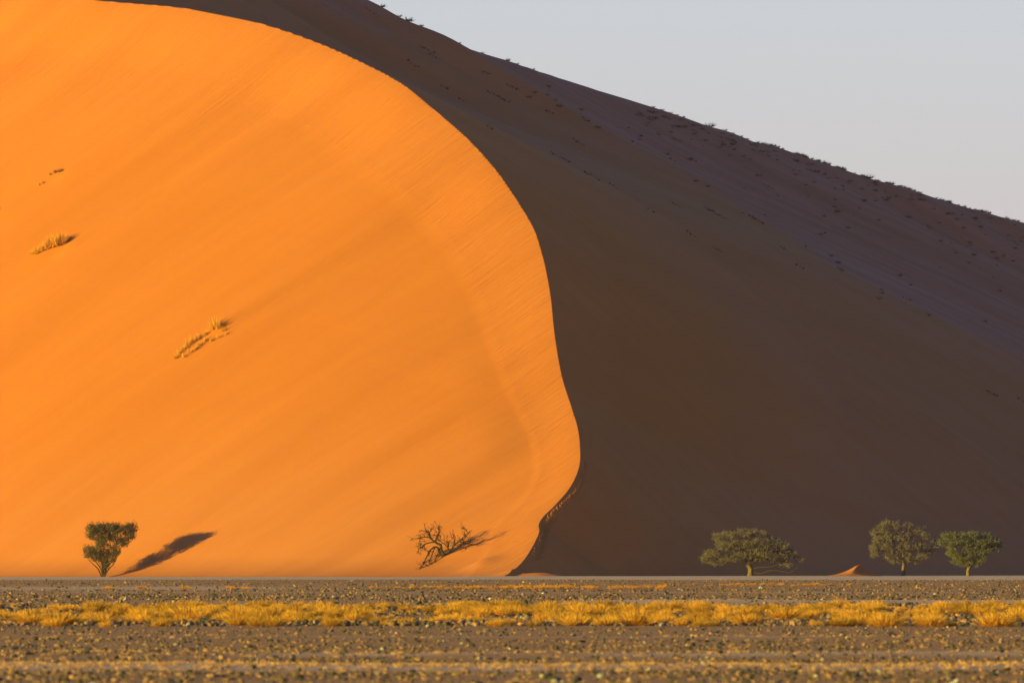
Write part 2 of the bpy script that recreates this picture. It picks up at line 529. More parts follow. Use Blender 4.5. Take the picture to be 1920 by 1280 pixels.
STONE_COLS = np.array([(.042, .030, .029), (.075, .048, .042), (.16, .078, .056), (.24, .112, .076), (.31, .145, .098),
                       (.37, .165, .10), (.44, .185, .10), (.30, .22, .21), (.50, .38, .35)])
STONE_P = np.array([.16, .22, .28, .21, .08, .02, .008, .018, .004]); STONE_P = STONE_P / STONE_P.sum()

def scatter_stones(n, p0, p1, rmin, rmax, pxmin, seed, keep_sand=0.12):
    g = np.random.default_rng(seed)
    p = g.uniform(p0, p1, n)
    d = F * CH / p
    half = (0.5 * 1920 / F) * d * 1.25 + 2
    x = g.uniform(-1, 1, n) * half
    r = rmin * (rmax / rmin) ** (g.random(n) ** 2.2)
    r = np.maximum(r, pxmin * d / F * g.uniform(.7, 1.3, n))
    s = sand_amount(x, d)
    patch = 0.62 + 0.5 * band_noise(x, d) + 0.35 * vnoise(x / 3, d / 12, 59)
    keep = (g.random(n) < np.clip(patch + .12, .12, 1)) & (g.random(n) > s * (1 - keep_sand))
    return x[keep], d[keep], r[keep]

def stones_mesh(name, x, y, r, seed, base):
    g = np.random.default_rng(seed)
    n = len(x); bv, bf = base
    k = len(bv)
    V = np.repeat(bv[None], n, 0) * g.uniform(0.72, 1.25, (n, k, 1))
    sc = r[:, None] * np.stack([g.uniform(.8, 1.4, n), g.uniform(.8, 1.3, n), g.uniform(.5, .95, n)], -1)
    V = V * sc[:, None, :]
    a = g.uniform(0, 2 * np.pi, n); c, s = np.cos(a)[:, None], np.sin(a)[:, None]
    tl = g.normal(0, .35, n); ct, st = np.cos(tl)[:, None], np.sin(tl)[:, None]
    vx, vz = V[..., 0] * ct - V[..., 2] * st, V[..., 0] * st + V[..., 2] * ct
    V[..., 0], V[..., 2] = vx, vz
    vx, vy = V[..., 0] * c - V[..., 1] * s, V[..., 0] * s + V[..., 1] * c
    V[..., 0], V[..., 1] = vx + x[:, None], vy + y[:, None]
    V[..., 2] += (ground_z(x, y) + r * .28)[:, None]
    Fc = bf[None] + (np.arange(n) * k)[:, None, None]
    ci = g.choice(len(STONE_COLS), n, p=STONE_P)
    C = STONE_COLS[ci] * g.uniform(.8, 1.2, (n, 1))
    C = np.repeat(C[:, None], k, 1)
    return mesh_np(name, V.reshape(-1, 3), Fc.reshape(-1, 3), C.reshape(-1, 3), False)

ICO0 = ico(0)
oct_v = np.array([(1, 0, 0), (0, 1, 0), (-1, 0, 0), (0, -1, 0), (0, 0, 1), (0, 0, -1), (.6, .6, .5), (-.6, .6, .5), (-.6, -.6, .5), (.6, -.6, .5)], float)
x1, y1, r1 = scatter_stones(36000, 118, 250, .011, .060, .75, 101)
x2, y2, r2 = scatter_stones(38000, 30, 118, .035, .12, 1.1, 102)
gv = link('gravel', stones_mesh('gravel_near', x1, y1, r1, 5, ICO0), M_STONE)
tag(gv, 'brown, black and tan stones strewn over the near plain', 'gravel', kind='stuff')
gv2 = link('gravel', stones_mesh('gravel_far', x2, y2, r2, 6, ICO0), M_STONE)
tag(gv2, 'small dark stones covering the far plain up to the dune foot', 'gravel', kind='stuff')

# single rocks that stand out
bv, bf = ico(1)
def rock_mesh(seed, colr):
    g = np.random.default_rng(seed)
    v = bv * (1 + 0.28 * vnoise(bv[:, :1] * 2 + seed, bv[:, 1:2] * 2 + bv[:, 2:3] * 1.7, seed)) * g.uniform(.9, 1.1, (len(bv), 1))
    v = v * np.array([1.0, .85, .68])
    return mesh_np('rock', v, bf, np.repeat(np.array([colr]), len(v), 0), False)
RM = {'black': [rock_mesh(3, (.035, .03, .03)), rock_mesh(4, (.04, .035, .035))],
      'tan': [rock_mesh(5, (.50, .31, .12)), rock_mesh(6, (.44, .27, .13))],
      'grey': [rock_mesh(7, (.42, .38, .35)), rock_mesh(8, (.33, .31, .31))]}
ROCKS = [  # photo column and row of the foot, half width in metres, colour, label
    (1028, 1275, .055, 'black', 'largest black rock at the bottom edge right of centre'),
    (1041, 1280, .050, 'black', 'black rock touching the lower right of the largest black rock'),
    (1082, 1279, .045, 'black', 'black rock at the bottom edge, standing alone right of the black pair'),
    (1441, 1214, .060, 'black', 'black rock on the bare brown stretch below the right hand grass'),
    (1350, 1212, .062, 'black', 'wide black rock left of the broad tree and below the grass'),
    (1298, 1211, .045, 'black', 'small black rock at the left end of the dark rocks under the grass'),
    (1663, 1210, .040, 'black', 'black rock below the grass between the hump and the right trees'),
    (1604, 1273, .045, 'black', 'dark rock low in the picture beneath the sand hump'),
    (67, 1202, .045, 'black', 'black pointed rock on the sand strip near the left edge'),
    (27, 1217, .042, 'black', 'black rock nearest to the left edge'),
    (299, 1225, .040, 'black', 'black rock on a sand strip below the left tree shadow'),
    (1180, 1264, .042, 'black', 'flat dark rock just under the pale sand strip right of centre'),
    (1658, 1224, .040, 'black', 'small black rock in the brown stretch below the right trees'),
    (1888, 1254, .05, 'tan', 'bright tan stone upright in the lower right corner'),
    (994, 1264, .05, 'tan', 'bright orange tan stone left of the black rocks at the bottom'),
    (1589, 1199, .05, 'tan', 'pale tan stone below the grass beneath the sand hump'),
    (1298, 1196, .042, 'tan', 'small orange stone below the grass left of the broad tree'),
    (6, 1222, .035, 'tan', 'orange stone at the left edge of the plain'),
    (190, 1200, .034, 'tan', 'light orange stone below the leafy left tree'),
    (1578, 1189, .045, 'tan', 'tan stone close under the grass edge beneath the sand hump'),
    (1633, 1265, .045, 'grey', 'pale grey stone in the lower right'),
    (1126, 1274, .045, 'grey', 'whitish stone at the bottom right of the black rocks'),
    (716, 1218, .035, 'grey', 'pale grey stone left of centre below the grass'),
    (1427, 1103, .16, 'grey', 'white glinting stone on the far gravel under the broad tree'),
    (790, 1264, .045, 'grey', 'pale stone under the sand strip left of centre'),
]
for i, (px, py, r, c, lab) in enumerate(ROCKS):
    y = F * CH / (py - HY); x = (px - 960) / F * y
    o = link('rock', RM[c][i % 2], M_STONE)
    o.location = (x, y, float(ground_z(x, y)) + r * .45)
    r = r * (1.5 if c == 'black' else 1.15)
    o.scale = (r, r, r * rnd.uniform(.85, 1.1)); o.rotation_euler = (rnd.uniform(-.2, .2), rnd.uniform(-.2, .2), rnd.uniform(0, 6.2))
    tag(o, lab, 'rock', 'rocks lying on the plain')

# ------------------------------------------------------------------ grass
def blades(n, height, spread, seed, width=.012, lean=1.0, seg=3, col_a=(.62, .36, .05), col_b=(.40, .22, .03), droop=.35):
    """a clump of grass: returns verts, quads, cols (tapered strips)"""
    g = np.random.default_rng(seed)
    a = g.uniform(0, 2 * np.pi, n); rr = spread * .35 * np.sqrt(g.random(n))
    bx, by = rr * np.cos(a), rr * np.sin(a)
    a2 = a + g.normal(0, .5, n)
    tilt = (np.abs(g.normal(0, .55, n)) if lean < 2 else np.arccos(g.uniform(.12, 1, n))) * min(lean, 1.5) / (1.5 if lean >= 2 else 1)
    tilt = np.clip(tilt, 0, 1.4)
    ln = height * (g.uniform(.45, 1.05, n) * (1 - .25 * tilt) if lean < 2 else g.uniform(.62, .92, n))
    t = np.linspace(0, 1, seg + 1)[None, :]
    hor = np.sin(tilt)[:, None] * t * ln[:, None] + droop * ln[:, None] * t ** 2.5 * np.sin(tilt)[:, None]
    ver = np.cos(tilt)[:, None] * t * ln[:, None] - droop * .6 * ln[:, None] * t ** 2.5 * np.sin(tilt)[:, None]
    px_ = bx[:, None] + hor * np.cos(a2)[:, None]; py_ = by[:, None] + hor * np.sin(a2)[:, None]
    wa = g.uniform(0, np.pi, n)
    wx = np.cos(wa)[:, None] * width * (1 - .8 * t); wy = np.sin(wa)[:, None] * width * (1 - .8 * t)
    Lf = np.stack([px_ - wx, py_ - wy, ver], -1); Rt = np.stack([px_ + wx, py_ + wy, ver], -1)
    V = np.stack([Lf, Rt], 2).reshape(n, -1, 3)
    k = V.shape[1]
    f = np.array([(2 * i, 2 * i + 1, 2 * i + 3, 2 * i + 2) for i in range(seg)])
    Fc = f[None] + (np.arange(n) * k)[:, None, None]
    mixv = g.random((n, 1, 1)); C = np.array(col_a) * mixv + np.array(col_b) * (1 - mixv)
    C = np.repeat(C, k, 1) * g.uniform(.85, 1.15, (n, 1, 1))
    return V.reshape(-1, 3), Fc.reshape(-1, 4), C.reshape(-1, 3)

def join(parts):
    V, Fs, C = [], [], []; off = 0
    for v, f, c in parts:
        V.append(v); Fs.append(f + off); C.append(c); off += len(v)
    return np.vstack(V), np.vstack(Fs), np.vstack(C)

def leaf_mat(name, tr, rough=.7):
    m = Nodes(name)
    at = m.n('ShaderNodeAttribute', attribute_name='tint')
    return m.finish(at.outputs['Color'], rough, translucent=tr)
M_GRASS = leaf_mat('dry_grass', .25)
M_LEAF = leaf_mat('leaves', .10)
m = Nodes('bark')
n1 = m.noise(m.mapping((1, 1, .25)), 8.0, 4, 0.6)
M_BARK = m.finish(m.ramp(n1, [(0.3, (0.07, 0.042, 0.03)), (0.7, (0.20, 0.12, 0.085))]), .9, n1, .03)
m = Nodes('dead_wood')
n1 = m.noise(m.mapping((1, 1, .25)), 9.0, 4, 0.6)
M_DEAD = m.finish(m.ramp(n1, [(0.3, (0.025, 0.014, 0.010)), (0.7, (0.075, 0.042, 0.028))]), .9, n1, .03)

GOLD_A, GOLD_B = (.80, .385, .06), (.46, .18, .025)
def tuft_variant(seed, h):
    parts = [blades(640, h, h * 1.25, seed, .010, 2.5, 3, GOLD_A, GOLD_B, .15)]
    return join(parts)
TV = [tuft_variant(200 + i, .42) for i in range(6)]
def placed(var, x, y, z, s, sz, rot, tint=1.0):
    v, f, c = var
    cs, sn = math.cos(rot), math.sin(rot)
    w = np.empty_like(v)
    w[:, 0] = (v[:, 0] * cs - v[:, 1] * sn) * s + x
    w[:, 1] = (v[:, 0] * sn + v[:, 1] * cs) * s + y
    w[:, 2] = v[:, 2] * sz + z
    return w, f, c * tint

# the band of yellow grass across the plain
band = []
g = random.Random(31)
cnt = 0
while cnt < 950:
    t = g.random()
    d = 1 / (1 / 318 + (1 / 216 - 1 / 318) * t)
    x = g.uniform(-1, 1) * (0.06 * d * 1.2 + 1)
    if x > .022 * d and t > .72 and vnoise(np.array([x / 2.2]), np.array([d / 9]), 61)[0] < .1: continue
    if vnoise(np.array([x / 1.6]), np.array([d / 14]), 62)[0] < -.5: continue
    s = g.choice([g.uniform(.3, .6), g.uniform(.5, .95)]) * (1.0 + .25 * vnoise(np.array([x / 3]), np.array([d / 20]), 63)[0])
    band.append(placed(TV[cnt % 6], x, d, float(ground_z(x, d)) - .03, s * 1.05, s * g.uniform(.9, 1.3), g.uniform(0, 6.2), g.uniform(.55, 1.15)))
    cnt += 1
v, f, c = join(band)
tag(link('dry_grass', mesh_np('dry_grass', v, f, c), M_GRASS), 'dense band of golden dry grass running across the whole plain', 'grass', kind='stuff')

# clumps that stand out of the band
CL = [(110, 1172, 1.25, 'tall rounded golden clump second from the left edge of the grass band'),
      (62, 1172, 1.2, 'big golden clump at the left end of the grass band'),
      (265, 1164, 1.2, 'golden clump rising highest below the leafy left tree'),
      (352, 1160, 1.3, 'tall golden clump just right of the left tree shadow'),
      (450, 1162, 1.3, 'bushy golden clump halfway between the left tree and the dead tree'),
      (1125, 1150, 1.0, 'golden clump on the sand strip right of the dune crest foot'),
      (1190, 1160, 1.0, 'upright narrow golden clump midway to the broad tree'),
      (1470, 1160, 1.15, 'golden clump below the right end of the broad tree'),
      (1400, 1172, 1.0, 'low golden clump at the front edge under the broad tree'),
      (1600, 1160, 1.05, 'golden clump straight below the sand hump'),
      (1660, 1175, 1.1, 'golden front clump with a dark hollow on its right side'),
      (1745, 1175, 1.0, 'wide golden front clump below the gap between the right trees'),
      (1868, 1175, 1.25, 'wide golden clump at the front near the right edge'),
      (1905, 1165, 1.15, 'golden clump cut by the right edge of the picture'),
      (1845, 1155, 1.0, 'golden clump at the back of the band below the rightmost tree')]
tv_me = [mesh_np('grass_clump', *TV[i]) for i in range(6)]
for i, (px, py, s, lab) in enumerate(CL):
    y = F * CH / (py - HY); x = (px - 960) / F * y
    o = link('grass_clump', tv_me[i % 6], M_GRASS)
    o.location = (x, y, float(ground_z(x, y)) - .03); o.scale = (s * 1.15, s * 1.15, s); o.rotation_euler = (0, 0, g.uniform(0, 6))
    tag(o, lab, 'grass clump', 'golden clumps of the grass band')

# short pale stubble on the sand strips and between the stones
st_tuft = [blades(26, .042, .10, 500 + i, .004, 1.3, 2, (.64, .33, .18), (.42, .20, .11), .2) for i in range(5)]
stub = []
gn = np.random.default_rng(77)
for i in range(3600):
    q = gn.random()
    if q < .42: yy = 132 * math.exp(gn.normal(0, .013))
    elif q < .52: yy = 152 * math.exp(gn.normal(0, .008))
    elif q < .58: yy = 184 * math.exp(gn.normal(0, .008))
    else: yy = F * CH / gn.uniform(125, 240)
    xx = gn.uniform(-1, 1) * (.075 * yy + 1)
    if q >= .42 and gn.random() > .55 + .6 * float(vnoise(np.array([xx / 2]), np.array([yy / 6]), 64)[0]): continue
    s = gn.uniform(.6, 1.5)
    stub.append(placed(st_tuft[i % 5], xx, yy, float(ground_z(xx, yy)), s * 1.3, s, gn.uniform(0, 6.2), gn.uniform(.75, 1.15)))
v, f, c = join(stub)
tag(link('stubble', mesh_np('stubble', v, f, c), M_GRASS), 'short pale dry stubble on the sand strips of the near plain', 'stubble', kind='stuff')

# thin far line of orange grass
far = []
for i in range(210):
    if i < 135: px, py = (g.uniform(690, 1250) if g.random() < .7 else g.gauss(960, 70)), g.gauss(1101.5, 1.0)
    elif i < 190: px, py = g.uniform(1290, 1610), g.gauss(1096.5, 1.0)
    else: px, py = g.choice([200, 260, 275, 350, 430, 460, 840]) + g.uniform(-8, 8), g.gauss(1103, .8)
    y = F * CH / (py - HY); x = (px - 960) / F * y
    s = g.uniform(.25, .8) * (.75 if py < 1099 else 1.0)
    v, f, c = TV[i % 6]
    v = v.reshape(-1, 8, 3)[::3]; c = c.reshape(-1, 8, 3)[::3]
    far.append(placed((v.reshape(-1, 3) * np.array([1, 1, 1.0]), f[:len(v) * 3], c.reshape(-1, 3)), x, y, float(ground_z(x, y)), s * 1.25, s * .95, g.uniform(0, 6), np.array([.95, .85, .8])))
v, f, c = join(far)
tag(link('dry_grass', mesh_np('dry_grass_far', v, f, c), M_GRASS), 'thin broken line of low orange grass on the far plain', 'grass', kind='stuff')

# ------------------------------------------------------------------ trees
def tubes(pos, par, rad, sides=5):
    """one tapered prism per edge"""
    pos = np.array(pos); par = np.array(par); rad = np.array(rad)
    idx = np.where(par >= 0)[0]
    A, B = pos[par[idx]], pos[idx]
    ra, rb = np.minimum(rad[par[idx]], rad[idx] * 1.6), rad[idx]
    d = B - A; L = np.linalg.norm(d, axis=1, keepdims=True); d = d / np.maximum(L, 1e-6)
    up = np.where(np.abs(d[:, 2:3]) > .9, np.array([[1., 0, 0]]), np.array([[0, 0, 1.]]))
    u = np.cross(d, up); u /= np.linalg.norm(u, axis=1, keepdims=True); w = np.cross(d, u)
    th = np.arange(sides) * 2 * np.pi / sides
    ring = np.cos(th)[None, :, None] * u[:, None] + np.sin(th)[None, :, None] * w[:, None]
    VA = A[:, None] + ring * ra[:, None, None] - d[:, None] * ra[:, None, None] * .3
    VB = B[:, None] + ring * rb[:, None, None]
    V = np.concatenate([VA, VB], 1).reshape(-1, 3)
    f = np.array([(i, (i + 1) % sides, (i + 1) % sides + sides, i + sides) for i in range(sides)])
    Fc = (f[None] + (np.arange(len(idx)) * 2 * sides)[:, None, None]).reshape(-1, 4)
    return V, Fc

def grow(base, trunk, targets, g, tip=.012, trunk_r=.2, seg=.45, arch=.12, power=2.3):
    pos = [np.array(base, float)]; par = [-1]
    for p in trunk: pos.append(np.array(p, float)); par.append(len(pos) - 2)
    nt = len(pos)
    origin = pos[-1]
    targets = sorted(targets, key=lambda t: np.linalg.norm(t - origin))
    main = []
    for t in targets:
        P = np.array(pos)
        st = max(1, nt - 2)
        dv_ = t - P[st:]; dist = np.linalg.norm(dv_, axis=1)
        outw = P[st:] - origin
        # prefer nodes that lie on the way
        cosv = np.sum(dv_ * (t - origin), axis=1) / np.maximum(dist * np.linalg.norm(t - origin), 1e-6)
        cost = dist * (1.6 - .6 * cosv)
        j = int(np.argmin(cost)) + st
        a = pos[j]; L = np.linalg.norm(t - a); k = max(1, int(L / seg))
        prev = j
        wob = np.array([g.gauss(0, 1), g.gauss(0, 1), g.gauss(0, .6)]) * L * .05
        for i in range(1, k + 1):
            s = i / k
            q = a + (t - a) * s + wob * math.sin(s * math.pi) + np.array([0, 0, arch * L * math.sin(s * math.pi) * .5])
            if i < k: q = q + np.array([g.gauss(0, .035), g.gauss(0, .035), g.gauss(0, .03)])
            pos.append(q); par.append(prev); prev = len(pos) - 1
    n = len(pos); r = np.zeros(n); acc = np.zeros(n)
    for i in range(n - 1, -1, -1):
        r[i] = max(tip, acc[i] ** (1 / power)) if acc[i] > 0 else tip
        if par[i] >= 0: acc[par[i]] += r[i] ** power
    f = trunk_r / r[1]
    r = tip + (r - tip) * f if f < 1 else r * (1 + (f - 1) * sstep(r, tip, r[1]))
    r[0] = r[1] * 1.35
    return pos, par, r, nt

def foliage(targets, g, per=60, rad=.32, leaf=.085, cols=((.10, .12, .035), (.20, .19, .06)), flat=.75, up=.7):
    """leaves set along short sprigs that point up and outwards"""
    T = np.array(targets); cen = T.mean(0); cen[2] = T[:, 2].min() - .5
    sprigs = 4; nl = max(6, int(per * .95) // sprigs)
    C0 = np.repeat(T, sprigs, 0)
    out = C0 - cen; out /= np.linalg.norm(out, axis=1, keepdims=True)
    dirn = out * .8 + g.normal(0, .6, C0.shape); dirn[:, 2] = dirn[:, 2] * flat + up * .5
    dirn /= np.linalg.norm(dirn, axis=1, keepdims=True)
    st = C0 + g.normal(0, rad * .45, C0.shape) * np.array([1, 1, .7])
    ln = rad * g.uniform(.7, 2.1, len(C0))
    n = len(C0) * nl
    t = g.random(n)
    P = np.repeat(st, nl, 0) + np.repeat(dirn * ln[:, None], nl, 0) * (t[:, None] - .3) + g.normal(0, .055, (n, 3)) * (1.2 - t[:, None])
    u = np.repeat(dirn, nl, 0) + g.normal(0, .6, (n, 3)); u /= np.linalg.norm(u, axis=1, keepdims=True)
    w = np.cross(u, g.normal(0, 1, (n, 3))); w /= np.linalg.norm(w, axis=1, keepdims=True)
    s = (leaf * .80 * g.uniform(.6, 1.3, n))[:, None]
    V = np.stack([P - u * s, P + w * s * .42, P + u * s, P - w * s * .42], 1)
    mixv = np.repeat(np.repeat(g.random(len(T)), sprigs), nl)[:, None] * .6 + g.random((n, 1)) * .4
    C = np.array(cols[0]) * (1 - mixv) + np.array(cols[1]) * mixv
    return V.reshape(-1, 3), np.arange(n * 4).reshape(n, 4), np.repeat(C, 4, 0)

def make_tree(name, label, base_px, d, lobes, trunk_px, n_targets, per, trunk_r, cols, seed, zoff=0.0, depth=.75, arch=.12, leaf=.085, rad=.32, power=2.3, extra=None, bark=None, group='thorn trees at the foot of the dune', sparse=()):
    g = random.Random(seed); gn = np.random.default_rng(seed)
    def W(px, py, dy=0.0): return np.array([(px - 960) / F * d, d + dy, CH + (HY - py) / F * d])
    if name == 'thorn_tree' and base_px[0] < 900:      # this one stands right at the toe of the face
        x_ = (base_px[0] - 960) / F * 1140
        d = next(yy for yy in np.arange(1100, 1200, .25) if float(gz(x_, yy)) > -.30) - 0.1
    b = W(*base_px); gzv = max(float(ground_z(b[0], b[1])), float(gz(b[0], b[1])))
    b[2] = gzv - .08 + zoff
    root = empty(name, (b[0], b[1], b[2]))
    tag(root, label, 'tree', group)
    tg = []; tg_leaf = []
    area = sum(l[2] * l[3] for l in lobes)
    cx = sum(l[0] for l in lobes) / len(lobes)
    halfw = max(abs(l[0] - cx) + l[2] for l in lobes)
    for li, l in enumerate(lobes):
        k = max(6, int(2.0 * n_targets * l[2] * l[3] / area))
        # room in depth: crowns are round in plan
        room = math.sqrt(max(0.05, 1 - ((l[0] - cx) / halfw) ** 2)) * halfw * depth * d / F
        for _ in range(k):
            while True:
                a, b2, c2 = g.uniform(-1, 1), g.uniform(-1, 1), g.uniform(-1, 1)
                if .15 < a * a + b2 * b2 + c2 * c2 < 1: break
            p = W(l[0] + a * l[2], l[1] - b2 * l[3], 0)
            p[1] += g.uniform(-1, 1) * room * .8 + c2 * .4
            p[1] = min(p[1], d + 4)
            tg.append(p)
            if li not in sparse or g.random() < .3: tg_leaf.append(p)
    trunk = [W(*t) for t in trunk_px]
    pos, par, r, nt = grow(b, trunk, tg, g, trunk_r=trunk_r, power=power, arch=arch)
    # split trunk, main limbs, rest
    off = np.array([root.location.x, root.location.y, root.location.z])
    P = np.array(pos) - off
    V, Fq = tubes(P[:nt], par[:nt], r[:nt], 8)
    link('trunk', mesh_np('trunk', V, Fq, None, True), bark or M_BARK, root)
    limb_of = np.full(len(pos), -1)
    tops = []
    for i in range(nt, len(pos)):
        if par[i] < nt:
            limb_of[i] = len(tops); tops.append(i)
        else: limb_of[i] = limb_of[par[i]]
    order = sorted(range(len(tops)), key=lambda k: -np.sum(limb_of == k))
    big = order[:7]
    rest = np.isin(limb_of, order[7:]) if len(order) > 7 else np.zeros(len(pos), bool)
    for k in big:
        sel = np.where(limb_of == k)[0]
        mp = {int(i): n_ + 1 for n_, i in enumerate(sel)}
        pp = [P[par[sel[0]]]] + [P[i] for i in sel]
        pr = [-1] + [mp.get(par[i], 0) for i in sel]
        rr = [min(r[par[sel[0]]], r[sel[0]] * 1.3)] + [r[i] for i in sel]
        V, Fq = tubes(pp, pr, rr, 5)
        link('branch', mesh_np('branch', V, Fq, None, True), bark or M_BARK, root)
    if rest.any():
        sel = np.where(rest)[0]
        pp = [P[i] for i in range(nt)] + [P[i] for i in sel]
        mp = {int(i): n_ + nt for n_, i in enumerate(sel)}
        pr = [-1] * nt + [mp.get(par[i], par[i]) for i in sel]
        rr = list(r[:nt]) + [r[i] for i in sel]
        V, Fq = tubes(pp, pr, rr, 5)
        link('branch', mesh_np('branch', V, Fq, None, True), bark or M_BARK, root)
    if extra:
        for k, poly in enumerate(extra):
            pl = [W(px_, py_, g.uniform(-.1, .1) - .4 * i_) - off for i_, (px_, py_) in enumerate(poly)]
            pp, pr, rr = [], [], []
            sp = spline(pl, 4)
            for i_, q in enumerate(sp): pp.append(q); pr.append(i_ - 1); rr.append(.07 * (1 - i_ / len(sp)) + .03)
            V, Fq = tubes(pp, pr, rr, 6)
            link('branch', mesh_np('branch', V, Fq, None, True), M_DEAD, root)
    V, Fq, C = foliage(np.array(tg_leaf) - off, gn, per, rad, leaf, cols)
    link('crown', mesh_np('crown', V, Fq, C), M_LEAF, root)
    return root

DULL = ((.070, .056, .048), (.20, .135, .125))
GREEN = ((.058, .058, .040), (.155, .13, .085))
OLIVE = ((.072, .056, .055), (.20, .135, .14))
make_tree('thorn_tree', 'dark bushy thorn tree shaped like a funnel on the lit dune foot', (192, 1083), 1099.0,
          [(178, 991, 17, 9), (200, 990, 20, 9), (225, 991, 20, 10), (247, 989, 9, 9), (243, 1004, 11, 8), (178, 1004, 17, 9), (207, 1006, 22, 9),
           (228, 1016, 15, 8), (193, 1019, 13, 8), (167, 1031, 9, 9), (193, 1039, 12, 9), (213, 1033, 13, 9), (182, 1033, 10, 8), (197, 1053, 9, 9), (209, 1048, 8, 6), (179, 1046, 7, 6), (196, 1063, 5, 5), (168, 1040, 8, 6)],
          [(193, 1081), (194, 1079)], 540, 42, .13, ((.044, .038, .026), (.125, .088, .052)), 11, depth=.42, arch=-.25, leaf=.09, rad=.40,
          extra=[[(193, 1084), (189, 1066), (178, 1050), (168, 1034)], [(193, 1084), (199, 1066), (214, 1048), (232, 1020)], [(193, 1084), (196, 1060), (204, 1040), (210, 1010)],
                 [(193, 1084), (192, 1062), (190, 1040), (184, 1010)], [(194, 1084), (203, 1068), (214, 1056), (222, 1042)], [(192, 1084), (184, 1066), (176, 1058), (166, 1048)]])
make_tree('thorn_tree', 'widest tree, a spreading flat crown on a short pale trunk left of the sand hump', (1407, 1080), 1127.0,
          [(1345, 1007, 9, 7), (1365, 1003, 15, 7), (1390, 1000, 16, 7), (1410, 1000, 14, 7), (1430, 1003, 12, 6), (1447, 1015, 14, 8), (1463, 1025, 13, 9),
           (1480, 1037, 13, 8), (1498, 1048, 11, 7), (1357, 1022, 16, 10), (1383, 1022, 20, 10), (1415, 1022, 22, 11), (1440, 1030, 18, 10), (1333, 1037, 13, 8),
           (1322, 1048, 8, 6), (1345, 1053, 18, 5), (1368, 1048, 18, 8), (1393, 1045, 18, 8), (1423, 1045, 20, 8), (1457, 1045, 20, 9), (1473, 1057, 16, 5)],
          [(1407, 1073), (1408, 1066)], 820, 50, .34, DULL, 12, depth=.55, sparse=(8, 20),
          extra=[[(1411, 1070), (1424, 1075), (1446, 1069), (1464, 1070), (1480, 1073), (1496, 1061)], [(1410, 1066), (1424, 1063), (1444, 1062), (1462, 1056)]])
make_tree('thorn_tree', 'tallest right hand tree with a ragged olive brown crown and dark trunk', (1694, 1078), 1118.0,
          [(1661, 982, 8, 6), (1678, 986, 10, 6), (1655, 991, 13, 7), (1637, 998, 6, 4), (1702, 987, 12, 5), (1722, 996, 14, 7), (1647, 1012, 13, 7), (1670, 1006, 16, 10),
           (1697, 1008, 18, 9), (1734, 1004, 9, 7), (1639, 1028, 9, 7), (1662, 1025, 16, 8), (1694, 1028, 15, 8), (1722, 1026, 17, 7), (1744, 1029, 12, 6),
           (1639, 1039, 8, 5), (1670, 1043, 14, 6), (1709, 1044, 17, 6), (1737, 1042, 12, 6), (1673, 1053, 8, 5), (1751, 1013, 7, 4), (1694, 1052, 12, 6), (1718, 1052, 11, 5)],
          [(1694, 1066), (1695, 1054)], 560, 50, .23, OLIVE, 13, depth=.7, sparse=(17, 19, 21, 22))
make_tree('thorn_tree', 'greenest tree, rounded crown on twin stems nearest to the right edge', (1816, 1078), 1114.0,
          [(1773, 1006, 9, 6), (1763, 1017, 5, 5), (1787, 1005, 10, 6), (1803, 1005, 11, 6), (1823, 1003, 12, 6), (1845, 1006, 12, 6), (1862, 1012, 11, 6), (1873, 1022, 7, 5),
           (1784, 1020, 14, 8), (1811, 1020, 18, 9), (1837, 1020, 18, 9), (1858, 1027, 13, 6), (1784, 1037, 9, 7), (1800, 1042, 13, 7), (1822, 1041, 16, 7),
           (1842, 1038, 12, 6), (1791, 1055, 8, 5), (1806, 1058, 8, 4), (1831, 1057, 9, 5), (1816, 1052, 14, 6), (1798, 1050, 10, 6), (1838, 1049, 10, 6)],
          [(1815, 1070), (1817, 1064)], 560, 54, .24, GREEN, 14, depth=.75, sparse=(16, 17, 18))

